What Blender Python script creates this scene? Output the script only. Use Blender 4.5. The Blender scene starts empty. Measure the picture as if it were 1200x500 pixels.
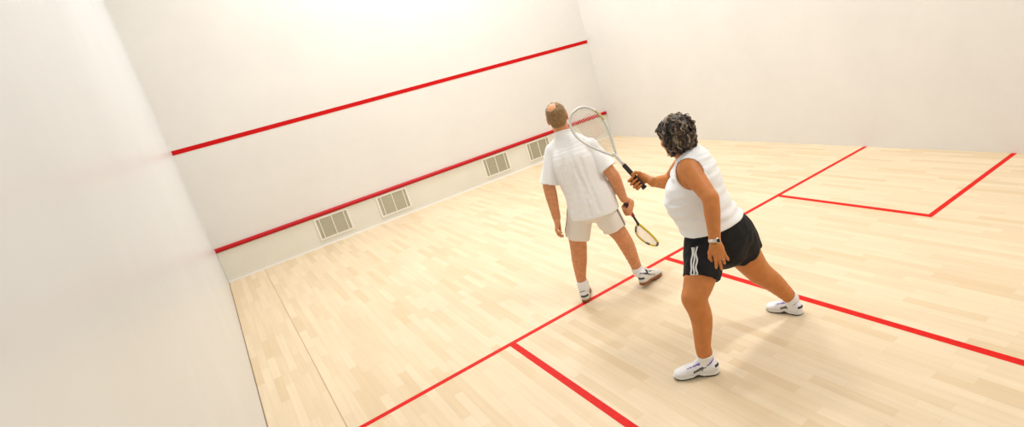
import bpy, math
import numpy as np
from mathutils import Matrix, Vector

SC = bpy.context.scene
COL = SC.collection
V = lambda *a: np.array(a, float)
def unit(v):
    v = np.asarray(v, float); return v / np.linalg.norm(v)
def lerp(a, b, t): return np.asarray(a, float) * (1 - t) + np.asarray(b, float) * t

# ------------------------------------------------------------------ materials
def new_mat(name):
    m = bpy.data.materials.new(name); m.use_nodes = True
    nt = m.node_tree
    return m, nt, nt.nodes['Principled BSDF']
def srgb(r, g, b):
    f = lambda c: (c / 255 / 12.92) if c / 255 <= .04045 else ((c / 255 + .055) / 1.055) ** 2.4
    return (f(r), f(g), f(b), 1)
def plain(name, col, rough=.5, spec=.5, metal=0, var=.0, scale=30, bump=0, bscale=300, sss=0, coat=0):
    m, nt, p = new_mat(name)
    p.inputs['Roughness'].default_value = rough
    p.inputs['Specular IOR Level'].default_value = spec
    p.inputs['Metallic'].default_value = metal
    p.inputs['Coat Weight'].default_value = coat
    p.inputs['Base Color'].default_value = col
    tc = nt.nodes.new('ShaderNodeTexCoord')
    if var:
        n = nt.nodes.new('ShaderNodeTexNoise'); n.inputs['Scale'].default_value = scale; n.inputs['Detail'].default_value = 4
        r = nt.nodes.new('ShaderNodeValToRGB')
        a, b = 1 - var, 1 + var * .6
        r.color_ramp.elements[0].color = tuple(min(c * a, 1) for c in col[:3]) + (1,)
        r.color_ramp.elements[1].color = tuple(min(c * b, 1) for c in col[:3]) + (1,)
        r.color_ramp.elements[0].position = .3; r.color_ramp.elements[1].position = .7
        nt.links.new(tc.outputs['Object'], n.inputs['Vector']); nt.links.new(n.outputs['Fac'], r.inputs['Fac'])
        nt.links.new(r.outputs['Color'], p.inputs['Base Color'])
    if bump:
        n = nt.nodes.new('ShaderNodeTexNoise'); n.inputs['Scale'].default_value = bscale; n.inputs['Detail'].default_value = 3
        b = nt.nodes.new('ShaderNodeBump'); b.inputs['Strength'].default_value = bump; b.inputs['Distance'].default_value = .002
        nt.links.new(tc.outputs['Object'], n.inputs['Vector']); nt.links.new(n.outputs['Fac'], b.inputs['Height'])
        nt.links.new(b.outputs['Normal'], p.inputs['Normal'])
    if sss:
        p.inputs['Subsurface Weight'].default_value = sss
        p.inputs['Subsurface Radius'].default_value = (1, .35, .2)
        p.inputs['Subsurface Scale'].default_value = .006
    return m

def plaster(name, col, rough, scuff):
    m, nt, p = new_mat(name)
    N = nt.nodes.new; L = nt.links.new
    tc = N('ShaderNodeTexCoord')
    n1 = N('ShaderNodeTexNoise'); n1.inputs['Scale'].default_value = 1.1; n1.inputs['Detail'].default_value = 6; n1.inputs['Roughness'].default_value = .6
    n2 = N('ShaderNodeTexNoise'); n2.inputs['Scale'].default_value = 9; n2.inputs['Detail'].default_value = 8; n2.inputs['Roughness'].default_value = .7
    for n in (n1, n2): L(tc.outputs['Object'], n.inputs['Vector'])
    add = N('ShaderNodeMath'); add.operation = 'MULTIPLY_ADD'; add.inputs[1].default_value = .45; L(n2.outputs['Fac'], add.inputs[0]); L(n1.outputs['Fac'], add.inputs[2])
    r = N('ShaderNodeValToRGB'); r.color_ramp.elements[0].position = .42; r.color_ramp.elements[1].position = .95
    r.color_ramp.elements[0].color = tuple(c * (1 - scuff) for c in col[:3]) + (1,)
    r.color_ramp.elements[1].color = col
    L(add.outputs[0], r.inputs['Fac']); L(r.outputs['Color'], p.inputs['Base Color'])
    rr = N('ShaderNodeMapRange'); rr.inputs['To Min'].default_value = rough - .08; rr.inputs['To Max'].default_value = rough + .12
    L(n2.outputs['Fac'], rr.inputs['Value']); L(rr.outputs['Result'], p.inputs['Roughness'])
    b = N('ShaderNodeBump'); b.inputs['Strength'].default_value = .22; b.inputs['Distance'].default_value = .004
    L(n2.outputs['Fac'], b.inputs['Height']); L(b.outputs['Normal'], p.inputs['Normal'])
    return m

def wood_floor():
    m, nt, p = new_mat('maple_strip_floor')
    N = nt.nodes.new; L = nt.links.new
    tc = N('ShaderNodeTexCoord')
    mp = N('ShaderNodeMapping'); mp.inputs['Rotation'].default_value = (0, 0, math.radians(90))
    L(tc.outputs['Object'], mp.inputs['Vector'])
    br = N('ShaderNodeTexBrick')
    br.offset = .37; br.offset_frequency = 2; br.squash = 1.35; br.squash_frequency = 3
    br.inputs['Color1'].default_value = (0, 0, 0, 1); br.inputs['Color2'].default_value = (1, 1, 1, 1); br.inputs['Mortar'].default_value = (.5, .5, .5, 1)
    br.inputs['Scale'].default_value = 1; br.inputs['Mortar Size'].default_value = .0009; br.inputs['Mortar Smooth'].default_value = .3
    br.inputs['Bias'].default_value = 0; br.inputs['Brick Width'].default_value = .52; br.inputs['Row Height'].default_value = .062
    L(mp.outputs['Vector'], br.inputs['Vector'])
    ramp = N('ShaderNodeValToRGB')
    e = ramp.color_ramp.elements
    e[0].position = 0; e[0].color = FLOOR_DARK
    e[1].position = 1; e[1].color = FLOOR_LIGHT
    k = e.new(.22); k.color = FLOOR_MID
    k = e.new(.6); k.color = FLOOR_MAIN
    L(br.outputs['Color'], ramp.inputs['Fac'])
    # long grain
    mg = N('ShaderNodeMapping'); mg.inputs['Scale'].default_value = (38, 1.6, 1); L(tc.outputs['Object'], mg.inputs['Vector'])
    g = N('ShaderNodeTexNoise'); g.inputs['Scale'].default_value = 1; g.inputs['Detail'].default_value = 5; L(mg.outputs['Vector'], g.inputs['Vector'])
    # broad patches of wear
    w = N('ShaderNodeTexNoise'); w.inputs['Scale'].default_value = .9; w.inputs['Detail'].default_value = 5; L(tc.outputs['Object'], w.inputs['Vector'])
    gm = N('ShaderNodeMapRange'); gm.inputs['To Min'].default_value = .9; gm.inputs['To Max'].default_value = 1.07; L(g.outputs['Fac'], gm.inputs['Value'])
    wm = N('ShaderNodeMapRange'); wm.inputs['To Min'].default_value = .93; wm.inputs['To Max'].default_value = 1.06; L(w.outputs['Fac'], wm.inputs['Value'])
    mul = N('ShaderNodeMath'); mul.operation = 'MULTIPLY'; L(gm.outputs['Result'], mul.inputs[0]); L(wm.outputs['Result'], mul.inputs[1])
    vm = N('ShaderNodeVectorMath'); vm.operation = 'SCALE'; L(ramp.outputs['Color'], vm.inputs[0]); L(mul.outputs[0], vm.inputs['Scale'])
    # seams between strips, and the long expansion joint near the left wall
    mix = N('ShaderNodeMix'); mix.data_type = 'RGBA'; mix.inputs['B'].default_value = srgb(196, 160, 110)
    sf = N('ShaderNodeMath'); sf.operation = 'MULTIPLY'; sf.inputs[1].default_value = .45; L(br.outputs['Fac'], sf.inputs[0])
    L(vm.outputs[0], mix.inputs['A']); L(sf.outputs[0], mix.inputs['Factor'])
    sx = N('ShaderNodeSeparateXYZ'); L(tc.outputs['Object'], sx.inputs[0])
    d = N('ShaderNodeMath'); d.operation = 'SUBTRACT'; d.inputs[1].default_value = .427; L(sx.outputs['X'], d.inputs[0])
    ab = N('ShaderNodeMath'); ab.operation = 'ABSOLUTE'; L(d.outputs[0], ab.inputs[0])
    lt = N('ShaderNodeMath'); lt.operation = 'LESS_THAN'; lt.inputs[1].default_value = .0026; L(ab.outputs[0], lt.inputs[0])
    lf = N('ShaderNodeMath'); lf.operation = 'MULTIPLY'; lf.inputs[1].default_value = .75; L(lt.outputs[0], lf.inputs[0])
    mix2 = N('ShaderNodeMix'); mix2.data_type = 'RGBA'; mix2.inputs['B'].default_value = srgb(150, 105, 60)
    L(mix.outputs['Result'], mix2.inputs['A']); L(lf.outputs[0], mix2.inputs['Factor'])
    L(mix2.outputs['Result'], p.inputs['Base Color'])
    p.inputs['Roughness'].default_value = .45
    p.inputs['Specular IOR Level'].default_value = .3
    return m

# ------------------------------------------------------------------ mesh helpers
def link_mesh(name, verts, faces, mats, parent=None, base=None, smooth=True, midx=None):
    verts = np.asarray(verts, float)
    if base is not None: verts = verts - np.asarray(base, float)
    me = bpy.data.meshes.new(name)
    nf = len(faces)
    if isinstance(faces, np.ndarray):
        k = faces.shape[1]
        me.vertices.add(len(verts)); me.vertices.foreach_set('co', verts.astype(np.float32).ravel())
        me.loops.add(nf * k); me.loops.foreach_set('vertex_index', faces.astype(np.int32).ravel())
        me.polygons.add(nf); me.polygons.foreach_set('loop_start', np.arange(nf, dtype=np.int32) * k)
        me.update(calc_edges=True); me.validate()
    else:
        me.from_pydata([tuple(v) for v in verts], [], [tuple(int(i) for i in f) for f in faces]); me.update()
    for m in (mats if isinstance(mats, (list, tuple)) else [mats]): me.materials.append(m)
    if midx is not None and len(me.polygons) == len(midx):
        me.polygons.foreach_set('material_index', np.asarray(midx, np.int32))
    me.polygons.foreach_set('use_smooth', np.full(len(me.polygons), bool(smooth)))
    o = bpy.data.objects.new(name, me); COL.objects.link(o)
    if parent is not None: o.parent = parent
    return o

class MB:
    """collects boxes and swept tubes into one mesh"""
    def __init__(s): s.v = []; s.f = []; s.m = []
    def put(s, v, f, mi=0):
        o = len(s.v); s.v += [tuple(x) for x in v]; s.f += [tuple(i + o for i in q) for q in f]; s.m += [mi] * len(f)
    def box(s, lo, hi, mi=0, bev=0):
        x0, y0, z0 = lo; x1, y1, z1 = hi
        v = [(x0,y0,z0),(x1,y0,z0),(x1,y1,z0),(x0,y1,z0),(x0,y0,z1),(x1,y0,z1),(x1,y1,z1),(x0,y1,z1)]
        s.put(v, [(0,3,2,1),(4,5,6,7),(0,1,5,4),(1,2,6,5),(2,3,7,6),(3,0,4,7)], mi)
    def tube(s, pts, r, n=10, closed=False, up=None, flat=1.0, mi=0, caps=True):
        pts = [np.asarray(p, float) for p in pts]; m = len(pts)
        rs = r if hasattr(r, '__len__') else [r] * m
        tang = []
        for i in range(m):
            a = pts[(i - 1) % m] if (closed or i > 0) else pts[i]
            b = pts[(i + 1) % m] if (closed or i < m - 1) else pts[i]
            tang.append(unit(b - a))
        if up is None:
            up = V(0, 0, 1) if abs(tang[0][2]) < .9 else V(1, 0, 0)
        u = np.asarray(up, float); vs = []
        for i in range(m):
            t = tang[i]; u = u - t * (u @ t); u = unit(u); w = np.cross(t, u)
            for k in range(n):
                a = 2 * math.pi * k / n
                vs.append(pts[i] + rs[i] * (math.cos(a) * u * flat + math.sin(a) * w))
        fs = []
        for i in range(m if closed else m - 1):
            j = (i + 1) % m
            for k in range(n):
                k2 = (k + 1) % n
                fs.append((i*n + k, i*n + k2, j*n + k2, j*n + k))
        if not closed and caps:
            fs.append(tuple(reversed(range(n)))); fs.append(tuple(range((m-1)*n, m*n)))
        s.put(vs, fs, mi)
    def build(s, name, mats, parent=None, base=None, smooth=True):
        return link_mesh(name, s.v, s.f, mats, parent, base, smooth, s.m)

def tag(o, label=None, cat=None, group=None, kind=None):
    if label: o['label'] = label
    if cat: o['category'] = cat
    if group: o['group'] = group
    if kind: o['kind'] = kind
    return o

# ------------------------------------------------------------------ implicit modelling
class Field:
    """a signed-distance grid; shapes are blended into it, then meshed with surface nets"""
    def __init__(s, lo, hi, h):
        s.h = h; s.lo = np.asarray(lo, float)
        s.n = np.ceil((np.asarray(hi) - s.lo) / h).astype(int) + 1
        s.F = np.full(s.n, .15, np.float32)
        s.ax = [(s.lo[i] + h * np.arange(s.n[i])).astype(np.float32) for i in range(3)]
    def sub(s, lo, hi):
        sl = []
        for i in range(3):
            a = int(np.floor((lo[i] - s.lo[i]) / s.h)); b = int(np.ceil((hi[i] - s.lo[i]) / s.h)) + 1
            a = max(a, 0); b = min(b, s.n[i])
            if b <= a: return None
            sl.append(slice(a, b))
        return tuple(sl)
    def grid(s, sl):
        return np.meshgrid(s.ax[0][sl[0]], s.ax[1][sl[1]], s.ax[2][sl[2]], indexing='ij')
    def smin(s, sl, d, k):
        A = s.F[sl]
        if k > 0:
            h = np.maximum(k - np.abs(A - d), 0) / k
            s.F[sl] = np.minimum(A, d) - h * h * k * .25
        else: s.F[sl] = np.minimum(A, d)
    def smax(s, sl, d, k):
        A = s.F[sl]
        if k > 0:
            h = np.maximum(k - np.abs(A - d), 0) / k
            s.F[sl] = np.maximum(A, d) + h * h * k * .25
        else: s.F[sl] = np.maximum(A, d)
    def op(s, shape, k=0, mode='add', margin=.04):
        lo, hi, fn = shape
        m = margin + k
        sl = s.sub(np.asarray(lo) - m, np.asarray(hi) + m)
        if sl is None: return
        d = fn(*s.grid(sl)).astype(np.float32)
        if mode == 'add': s.smin(sl, d, k)
        elif mode == 'cut': s.smax(sl, -d, k)
    def add(s, shape, k=.02): s.op(shape, k, 'add')
    def cut(s, shape, k=.006): s.op(shape, k, 'cut')
    def halfspace(s, p, n, k=.003):
        """keep the side that n points away from"""
        X, Y, Z = np.meshgrid(*s.ax, indexing='ij', sparse=True)
        d = ((X - p[0]) * n[0] + (Y - p[1]) * n[1] + (Z - p[2]) * n[2]).astype(np.float32)
        s.smax((slice(None),) * 3, d, k)
    def displace(s, fn):
        sl = (slice(None),) * 3
        X, Y, Z = s.grid(sl); s.F += fn(X, Y, Z).astype(np.float32)
    def cover(s, body, mask, t):
        """keep cloth t outside the body wherever the mask field is inside"""
        X, Y, Z = s.grid((slice(None),) * 3)
        P = np.stack([X.ravel(), Y.ravel(), Z.ravel()], 1)
        m = mask.F.ravel() < 0
        d = np.full(len(P), .15, np.float32); d[m] = body.sample(P[m]) - t
        d = d.reshape(X.shape); s.F = np.minimum(s.F, np.maximum(d, mask.F))
    def shell(s, t):
        s.F = np.maximum(s.F, -(s.F + t))
    def sample(s, P):
        q = (np.asarray(P) - s.lo) / s.h
        i = np.clip(np.floor(q).astype(int), 0, s.n - 2); f = q - i
        r = 0
        for dx in (0, 1):
            for dy in (0, 1):
                for dz in (0, 1):
                    w = (f[:, 0] if dx else 1 - f[:, 0]) * (f[:, 1] if dy else 1 - f[:, 1]) * (f[:, 2] if dz else 1 - f[:, 2])
                    r = r + w * s.F[i[:, 0] + dx, i[:, 1] + dy, i[:, 2] + dz]
        return r
    def grad(s, P):
        P = np.asarray(P, float); e = s.h
        g = np.stack([(s.sample(P + np.eye(3)[i] * e) - s.sample(P - np.eye(3)[i] * e)) for i in range(3)], 1)
        return g / (np.linalg.norm(g, axis=1, keepdims=True) + 1e-9)
    def project(s, P, off=0, it=8):
        P = np.asarray(P, float).copy()
        for _ in range(it):
            d = s.sample(P) - off; P -= s.grad(P) * d[:, None] * .8
        return P
    def mesh(s, relax=1):
        F = s.F; S = F < 0; nx, ny, nz = F.shape
        cnt = np.zeros((nx-1, ny-1, nz-1), np.uint8)
        cs = [(i, j, k) for i in (0, 1) for j in (0, 1) for k in (0, 1)]
        for (i, j, k) in cs: cnt += S[i:nx-1+i, j:ny-1+j, k:nz-1+k]
        mixed = (cnt > 0) & (cnt < 8)
        cells = np.argwhere(mixed)
        idx = np.full(mixed.shape, -1, np.int32); idx[mixed] = np.arange(len(cells))
        acc = np.zeros((len(cells), 3)); num = np.zeros(len(cells))
        for a in cs:
            for b in cs:
                if sum(abs(p - q) for p, q in zip(a, b)) != 1 or a > b: continue
                ca = cells + a; cb = cells + b
                fa = F[ca[:, 0], ca[:, 1], ca[:, 2]]; fb = F[cb[:, 0], cb[:, 1], cb[:, 2]]
                m = (fa < 0) != (fb < 0); t = np.where(m, fa / np.where(m, fa - fb, 1), 0)
                p = np.array(a) + t[:, None] * (np.array(b) - np.array(a))
                acc[m] += p[m]; num[m] += 1
        v = s.lo + s.h * (cells + acc / num[:, None])
        quads = []
        for ax in range(3):
            o1, o2 = (ax + 1) % 3, (ax + 2) % 3
            A = [slice(None)] * 3; Bq = [slice(None)] * 3
            A[ax] = slice(0, -1); Bq[ax] = slice(1, None)
            for q in (o1, o2): A[q] = slice(1, -1); Bq[q] = slice(1, -1)
            sa, sb = S[tuple(A)], S[tuple(Bq)]
            e = np.argwhere(sa != sb)
            if len(e) == 0: continue
            inside_first = sa[e[:, 0], e[:, 1], e[:, 2]]
            e = e.copy(); e[:, o1] += 1; e[:, o2] += 1
            def ci(d1, d2):
                c = e.copy(); c[:, o1] -= d1; c[:, o2] -= d2
                return idx[c[:, 0], c[:, 1], c[:, 2]]
            q = np.stack([ci(1, 1), ci(0, 1), ci(0, 0), ci(1, 0)], 1)
            q[~inside_first] = q[~inside_first][:, ::-1]
            quads.append(q)
        f = np.concatenate(quads)
        for _ in range(relax):
            a2 = np.zeros_like(v); n2 = np.zeros(len(v))
            for i in range(4):
                j = (i + 1) % 4
                np.add.at(a2, f[:, i], v[f[:, j]]); np.add.at(n2, f[:, i], 1)
            v = v * .5 + .5 * a2 / np.maximum(n2, 1)[:, None]
        return v, f

def cone(a, b, ra, rb, flat=None, sq=None):
    """capsule from a to b with two radii; flat = cut square at b; sq = (axis, factor) squash across axis"""
    a = np.asarray(a, float); b = np.asarray(b, float); ab = b - a; L2 = ab @ ab
    r = max(ra, rb)
    def fn(X, Y, Z):
        px, py, pz = X - a[0], Y - a[1], Z - a[2]
        t = np.clip((px*ab[0] + py*ab[1] + pz*ab[2]) / L2, 0, 1)
        qx, qy, qz = px - t*ab[0], py - t*ab[1], pz - t*ab[2]
        if sq is not None:
            ax, fct = sq; c = qx*ax[0] + qy*ax[1] + qz*ax[2]
            dd = qx*qx + qy*qy + qz*qz + c*c*(1/fct**2 - 1)
        else: dd = qx*qx + qy*qy + qz*qz
        d = np.sqrt(dd) - (ra + (rb - ra) * t)
        if flat:
            un = ab / math.sqrt(L2)
            d = np.maximum(d, (X - b[0])*un[0] + (Y - b[1])*un[1] + (Z - b[2])*un[2])
        return d
    return np.minimum(a, b) - r, np.maximum(a, b) + r, fn

def ell(c, rad, R=None):
    """ellipsoid; R rows = local axes"""
    c = np.asarray(c, float); rad = np.asarray(rad, float)
    R = np.eye(3) if R is None else np.asarray(R, float)
    m = rad.max()
    def fn(X, Y, Z):
        x, y, z = X - c[0], Y - c[1], Z - c[2]
        l = [R[i, 0]*x + R[i, 1]*y + R[i, 2]*z for i in range(3)]
        k0 = np.sqrt(sum((l[i] / rad[i])**2 for i in range(3)))
        k1 = np.sqrt(sum((l[i] / rad[i]**2)**2 for i in range(3))) + 1e-6
        return k0 * (k0 - 1) / k1
    return c - m, c + m, fn

def crom(A, n):
    """Catmull-Rom resample rows of A"""
    A = np.asarray(A, float); m = len(A); out = []
    for i in range(m - 1):
        p0, p1, p2, p3 = A[max(i-1, 0)], A[i], A[i+1], A[min(i+2, m-1)]
        for j in range(n):
            t = j / n
            out.append(.5 * (2*p1 + (p2-p0)*t + (2*p0-5*p1+4*p2-p3)*t*t + (3*p1-p0-3*p2+p3)*t**3))
    out.append(A[-1]); return np.array(out)

def loft(stations, inflate=0, n=4, cap=.5, power=2.0):
    """stations: (centre, lateral axis, half width, half depth); elliptic sections along a curved spine"""
    rows = crom([np.concatenate([c, unit(a), [w + inflate, d + inflate]]) for c, a, w, d in stations], n)
    C = rows[:, :3]; A = rows[:, 3:6]; W = rows[:, 6]; D = rows[:, 7]
    m = max(W.max(), D.max())
    lo = C.min(0) - m; hi = C.max(0) + m
    def fn(X, Y, Z):
        best = np.full(X.shape, 1., np.float32)
        for i in range(len(C) - 1):
            a, b = C[i], C[i+1]; ab = b - a; L2 = ab @ ab; T = ab / math.sqrt(L2)
            px, py, pz = X - a[0], Y - a[1], Z - a[2]
            t = np.clip((px*ab[0] + py*ab[1] + pz*ab[2]) / L2, 0, 1)
            qx, qy, qz = px - t*ab[0], py - t*ab[1], pz - t*ab[2]
            la = unit(A[i] + A[i+1]); la = unit(la - T * (la @ T)); fr = np.cross(T, la)
            x = qx*la[0] + qy*la[1] + qz*la[2]; y = qx*fr[0] + qy*fr[1] + qz*fr[2]; z = qx*T[0] + qy*T[1] + qz*T[2]
            w = W[i] + (W[i+1] - W[i])*t; d = D[i] + (D[i+1] - D[i])*t; e = np.minimum(w, d) * cap
            k0 = np.sqrt((x/w)**2 + (y/d)**2 + (z/e)**2)
            k1 = np.sqrt((x/w**2)**2 + (y/d**2)**2 + (z/e**2)**2) + 1e-6
            best = np.minimum(best, np.where(k0 < 1e-4, -np.minimum(w, d), k0 * (k0 - 1) / k1))
        return best
    return lo, hi, fn

def waves(seed, n, freq, amp, stretch=(1, 1, 1)):
    rg = np.random.RandomState(seed)
    ks = rg.normal(size=(n, 3)) * freq * np.asarray(stretch); ph = rg.uniform(0, 6.28, n)
    def fn(X, Y, Z):
        r = 0
        for k, p in zip(ks, ph): r = r + np.sin(k[0]*X + k[1]*Y + k[2]*Z + p)
        return r * (amp / math.sqrt(n))
    return fn

# ------------------------------------------------------------------ colours
FLOOR_DARK = srgb(216, 193, 157); FLOOR_MID = srgb(220, 199, 166); FLOOR_MAIN = srgb(224, 205, 174); FLOOR_LIGHT = srgb(227, 209, 179)
M_floor = wood_floor()
M_wall = plaster('painted_plaster', (.755, .738, .705, 1), .42, .07)
M_wall_side = plaster('scuffed_shaded_plaster', (.645, .668, .68, 1), .30, .08)  # wall paint copied darker and cooler, putting the left wall's shade into its colour
M_ceil = plain('ceiling_paint', (.8, .79, .76, 1), .8)
M_tin = plain('cream_painted_tin', (.735, .715, .63, 1), .38, var=.03, scale=3)
M_red = plain('red_line_paint', srgb(196, 2, 6), .6, spec=.2, var=.06, scale=12)
M_redfloor = plain('red_floor_paint', srgb(212, 16, 5), .6, spec=.2, var=.12, scale=25)
M_batten = plain('red_gloss_batten', srgb(180, 3, 18), .45, spec=.3)
M_gap = plain('dark_floor_joint', srgb(120, 92, 62), .8)
M_white = plain('white_gloss_trim', (.86, .85, .82, 1), .35)
M_grille = plain('vent_grille_paint', srgb(186, 178, 150), .5, metal=.15)
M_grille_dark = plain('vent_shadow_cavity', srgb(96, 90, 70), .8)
M_grille_edge = plain('vent_frame_paint', (.84, .81, .74, 1), .4)

# ------------------------------------------------------------------ the court (metres: X from left wall, Y=0 front wall, camera at Y<0)
CW, CL, CH = 6.4, 9.75, 5.64
def struct(o, label=None):
    o['kind'] = 'structure'
    if label: o['label'] = label
    return o
def slab(name, lo, hi, mat, label):
    b = MB(); b.box(lo, hi); return struct(b.build(name, mat, smooth=False), label)
slab('floor', (0, -CL - .6, -.1), (CW, 0, 0), M_floor, 'pale maple strip floor of the squash court')
slab('wall_front', (-.2, 0, -.1), (CW + .2, .2, CH), M_wall, 'off-white front wall with the red service line')
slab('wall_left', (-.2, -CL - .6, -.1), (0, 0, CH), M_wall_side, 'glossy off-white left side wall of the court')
slab('wall_right', (CW, -CL - .6, -.1), (CW + .2, 0, CH), M_wall, 'plain off-white right side wall of the court')
slab('wall_back', (0, -CL - .8, -.1), (CW, -CL - .6, CH), M_wall, 'off-white wall behind the court')
slab('ceiling', (-.2, -CL - .8, CH), (CW + .2, .2, CH + .1), M_ceil, 'white ceiling above the court')

SY0, SY1 = -5.44, -5.49                         # short line
def strip(name, x0, y0, x1, y1, label, z=.0012):
    b = MB(); b.box((x0, min(y0, y1), .0), (x1, max(y0, y1), z)); return struct(b.build(name, M_redfloor, smooth=False), label)
strip('trim_1', 0, SY0, CW, SY1, 'red short line painted across the whole floor')
strip('trim_2', 3.175, SY1, 3.225, -CL, 'red half court line running back from the short line')
def box_line(name, inner, wall, label):         # the L of a service box, one painted mark
    b = MB(); s = 1 if wall > inner else -1
    y2 = SY1 - 1.6
    b.box((min(inner, inner + .05*s), y2 - .05, 0), (max(inner, inner + .05*s), SY1, .0012))
    b.box((min(inner + .05*s, wall), y2 - .05, 0), (max(inner + .05*s, wall), y2, .0012))
    return struct(b.build(name, M_redfloor, smooth=False), label)
box_line('trim_3', 1.65, 0, 'red service box line on the left half of the floor')
box_line('trim_4', 4.75, CW, 'red service box line by the right wall')
b = MB(); b.box((.002, -.004, 1.787), (CW - .01, 0, 1.845)); struct(b.build('trim_5', M_red, smooth=False), 'red service line across the front wall')
# half-round red batten along the top of the tin
b = MB(); n = 10; v = []; zc, rz, ry = .457, .030, .03
for x in (.002, CW - .01):
    for k in range(n + 1):
        a = -math.pi/2 + math.pi * k / n
        v.append((x, -.012 - ry * math.cos(a), zc + rz * math.sin(a)))
    v += [(x, 0, zc + rz), (x, 0, zc - rz)]
q = n + 3
f = [(i, i + 1, q + i + 1, q + i) for i in range(q - 1)] + [(q - 1, 0, q, 2*q - 1), tuple(range(q))[::-1], tuple(range(q, 2*q))]
b.put(v, f); struct(b.build('trim_6', M_batten, smooth=False), 'red half-round batten along the top of the tin')
b = MB(); b.box((.002, -.014, .018), (CW - .002, 0, zc - .02)); struct(b.build('trim_7', M_tin, smooth=False), 'cream metal tin along the foot of the front wall')
b = MB(); b.box((.002, -.028, 0), (CW - .002, 0, .02)); struct(b.build('baseboard_front', M_white, smooth=False), 'thin white strip along the foot of the tin')

b = MB(); b.box((0, -CL, 0), (.006, -.03, .004)); struct(b.build('baseboard_left', M_gap, smooth=False), 'thin dark joint between the floor and the left wall')
# vents let into the tin
def vent(x0, label):
    root = bpy.data.objects.new('vent', None); COL.objects.link(root); root.location = (x0 + .21, -.014, .11)
    tag(root, label, 'vent', 'square grille vents in the tin')
    w, h = .21, .285
    fr = MB(); t = .022; d = .012
    fr.box((-w - t, -d, -t), (-w, 0, h + t)); fr.box((w, -d, -t), (w + t, 0, h + t))
    fr.box((-w, -d, -t), (w, 0, 0)); fr.box((-w, -d, h), (w, 0, h + t))
    fr.build('frame', M_grille_edge, root, smooth=False)
    bk = MB(); bk.box((-w, -.0015, 0), (w, 0, h)); bk.build('backing', M_grille_dark, root, smooth=False)
    sl = MB(); nz = 15
    for i in range(nz):
        z = h * (i + .5) / nz; q = .0068
        sl.put([(-w, -.0095, z - q), (w, -.0095, z - q), (w, -.0025, z + q*.9), (-w, -.0025, z + q*.9),
                (-w, -.0080, z - q), (w, -.0080, z - q), (w, -.0015, z + q*.9), (-w, -.0015, z + q*.9)],
               [(0,1,2,3),(7,6,5,4),(0,4,5,1),(3,2,6,7),(0,3,7,4),(1,5,6,2)])
    sl.build('louvre', M_grille, root, smooth=False)
    for x, q in ((-.165, .005), (.0, .005), (.165, .005)):
        mm = MB(); mm.box((x - q, -.0125, 0), (x + q, -.002, h)); mm.build('mullion', M_grille_edge, root, smooth=False)
    return root
for x0, lab in ((1.212, 'grille vent in the tin nearest the left wall'),
                (2.085, 'second grille vent in the tin from the left wall'),
                (3.825, 'grille vent in the tin just left of the man, fully in view'),
                (4.655, 'grille vent in the tin partly hidden behind the man')):
    vent(x0, lab)

# ------------------------------------------------------------------ people: materials
M_skin_w = plain('tanned_skin', srgb(203, 129, 70), .5, spec=.35, var=.10, scale=22, bump=.15, bscale=120, sss=.12)
M_skin_m = plain('fair_freckled_skin', srgb(214, 148, 104), .5, spec=.35, var=.14, scale=38, bump=.15, bscale=120, sss=.12)
M_lip = plain('lips', srgb(188, 108, 88), .4)
M_eye = plain('eye_white', srgb(236, 232, 226), .2)
M_iris = plain('iris', srgb(70, 54, 40), .2)
M_tee = plain('white_cotton_tee', (.93, .94, .95, 1), .85, spec=.2, bump=.25, bscale=500)
M_tank = plain('white_cotton_tank', (.93, .945, .965, 1), .85, spec=.2, bump=.2, bscale=500)
M_shorts_m = plain('off_white_shorts_cloth', (.87, .83, .77, 1), .85, spec=.2, bump=.2, bscale=400)
M_shorts_w = plain('black_shorts_cloth', (.008, .008, .010, 1), .7, spec=.25, bump=.2, bscale=400)
M_stripe = plain('white_stripe', (.84, .84, .85, 1), .7)
M_piping = plain('dark_piping', (.03, .035, .06, 1), .7)
M_sock = plain('white_sock_knit', (.88,.89,.9,1), .9, spec=.1, bump=.4, bscale=350)
M_shoe = plain('white_leather', (.86, .87, .90, 1), .4, var=.03, scale=20)
M_shoe_m = plain('worn_white_leather', (.72, .71, .66, 1), .45, var=.08, scale=25)
M_outsole = plain('black_rubber', (.02, .02, .022, 1), .6)
M_gum = plain('gum_rubber', srgb(140, 84, 40), .55, var=.15, scale=40)
M_shoe_dark = plain('dark_shoe_panel', (.03, .035, .05, 1), .45)
M_shoe_grey = plain('grey_shoe_panel', (.16, .16, .165, 1), .45)
M_lilac = plain('lilac_lining', srgb(122, 96, 196), .7)
M_black = plain('black_grip', (.012, .012, .013, 1), .65, bump=.5, bscale=250)
M_silver = plain('silver_racket_paint', (.70, .70, .67, 1), .3, metal=.25, coat=.4)
M_bumper = plain('racket_bumper', (.60, .48, .22, 1), .45)
M_yellow = plain('yellow_racket_paint', srgb(206, 184, 24), .3, coat=.4)
M_string = plain('pale_string', (.78, .72, .60, 1), .5)
M_string_red = plain('red_stencil_string', srgb(206, 96, 70), .5)
M_string_white = plain('white_string', (.8, .8, .77, 1), .5)
M_grip_red = plain('maroon_grip', srgb(128, 28, 52), .6, bump=.4, bscale=250)
M_cap = plain('grip_end_cap', (.02, .02, .04, 1), .4)
M_metal = plain('watch_metal', (.72, .72, .70, 1), .22, metal=.9)
M_gold = plain('gold_metal', srgb(214, 172, 92), .25, metal=.9)

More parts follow.
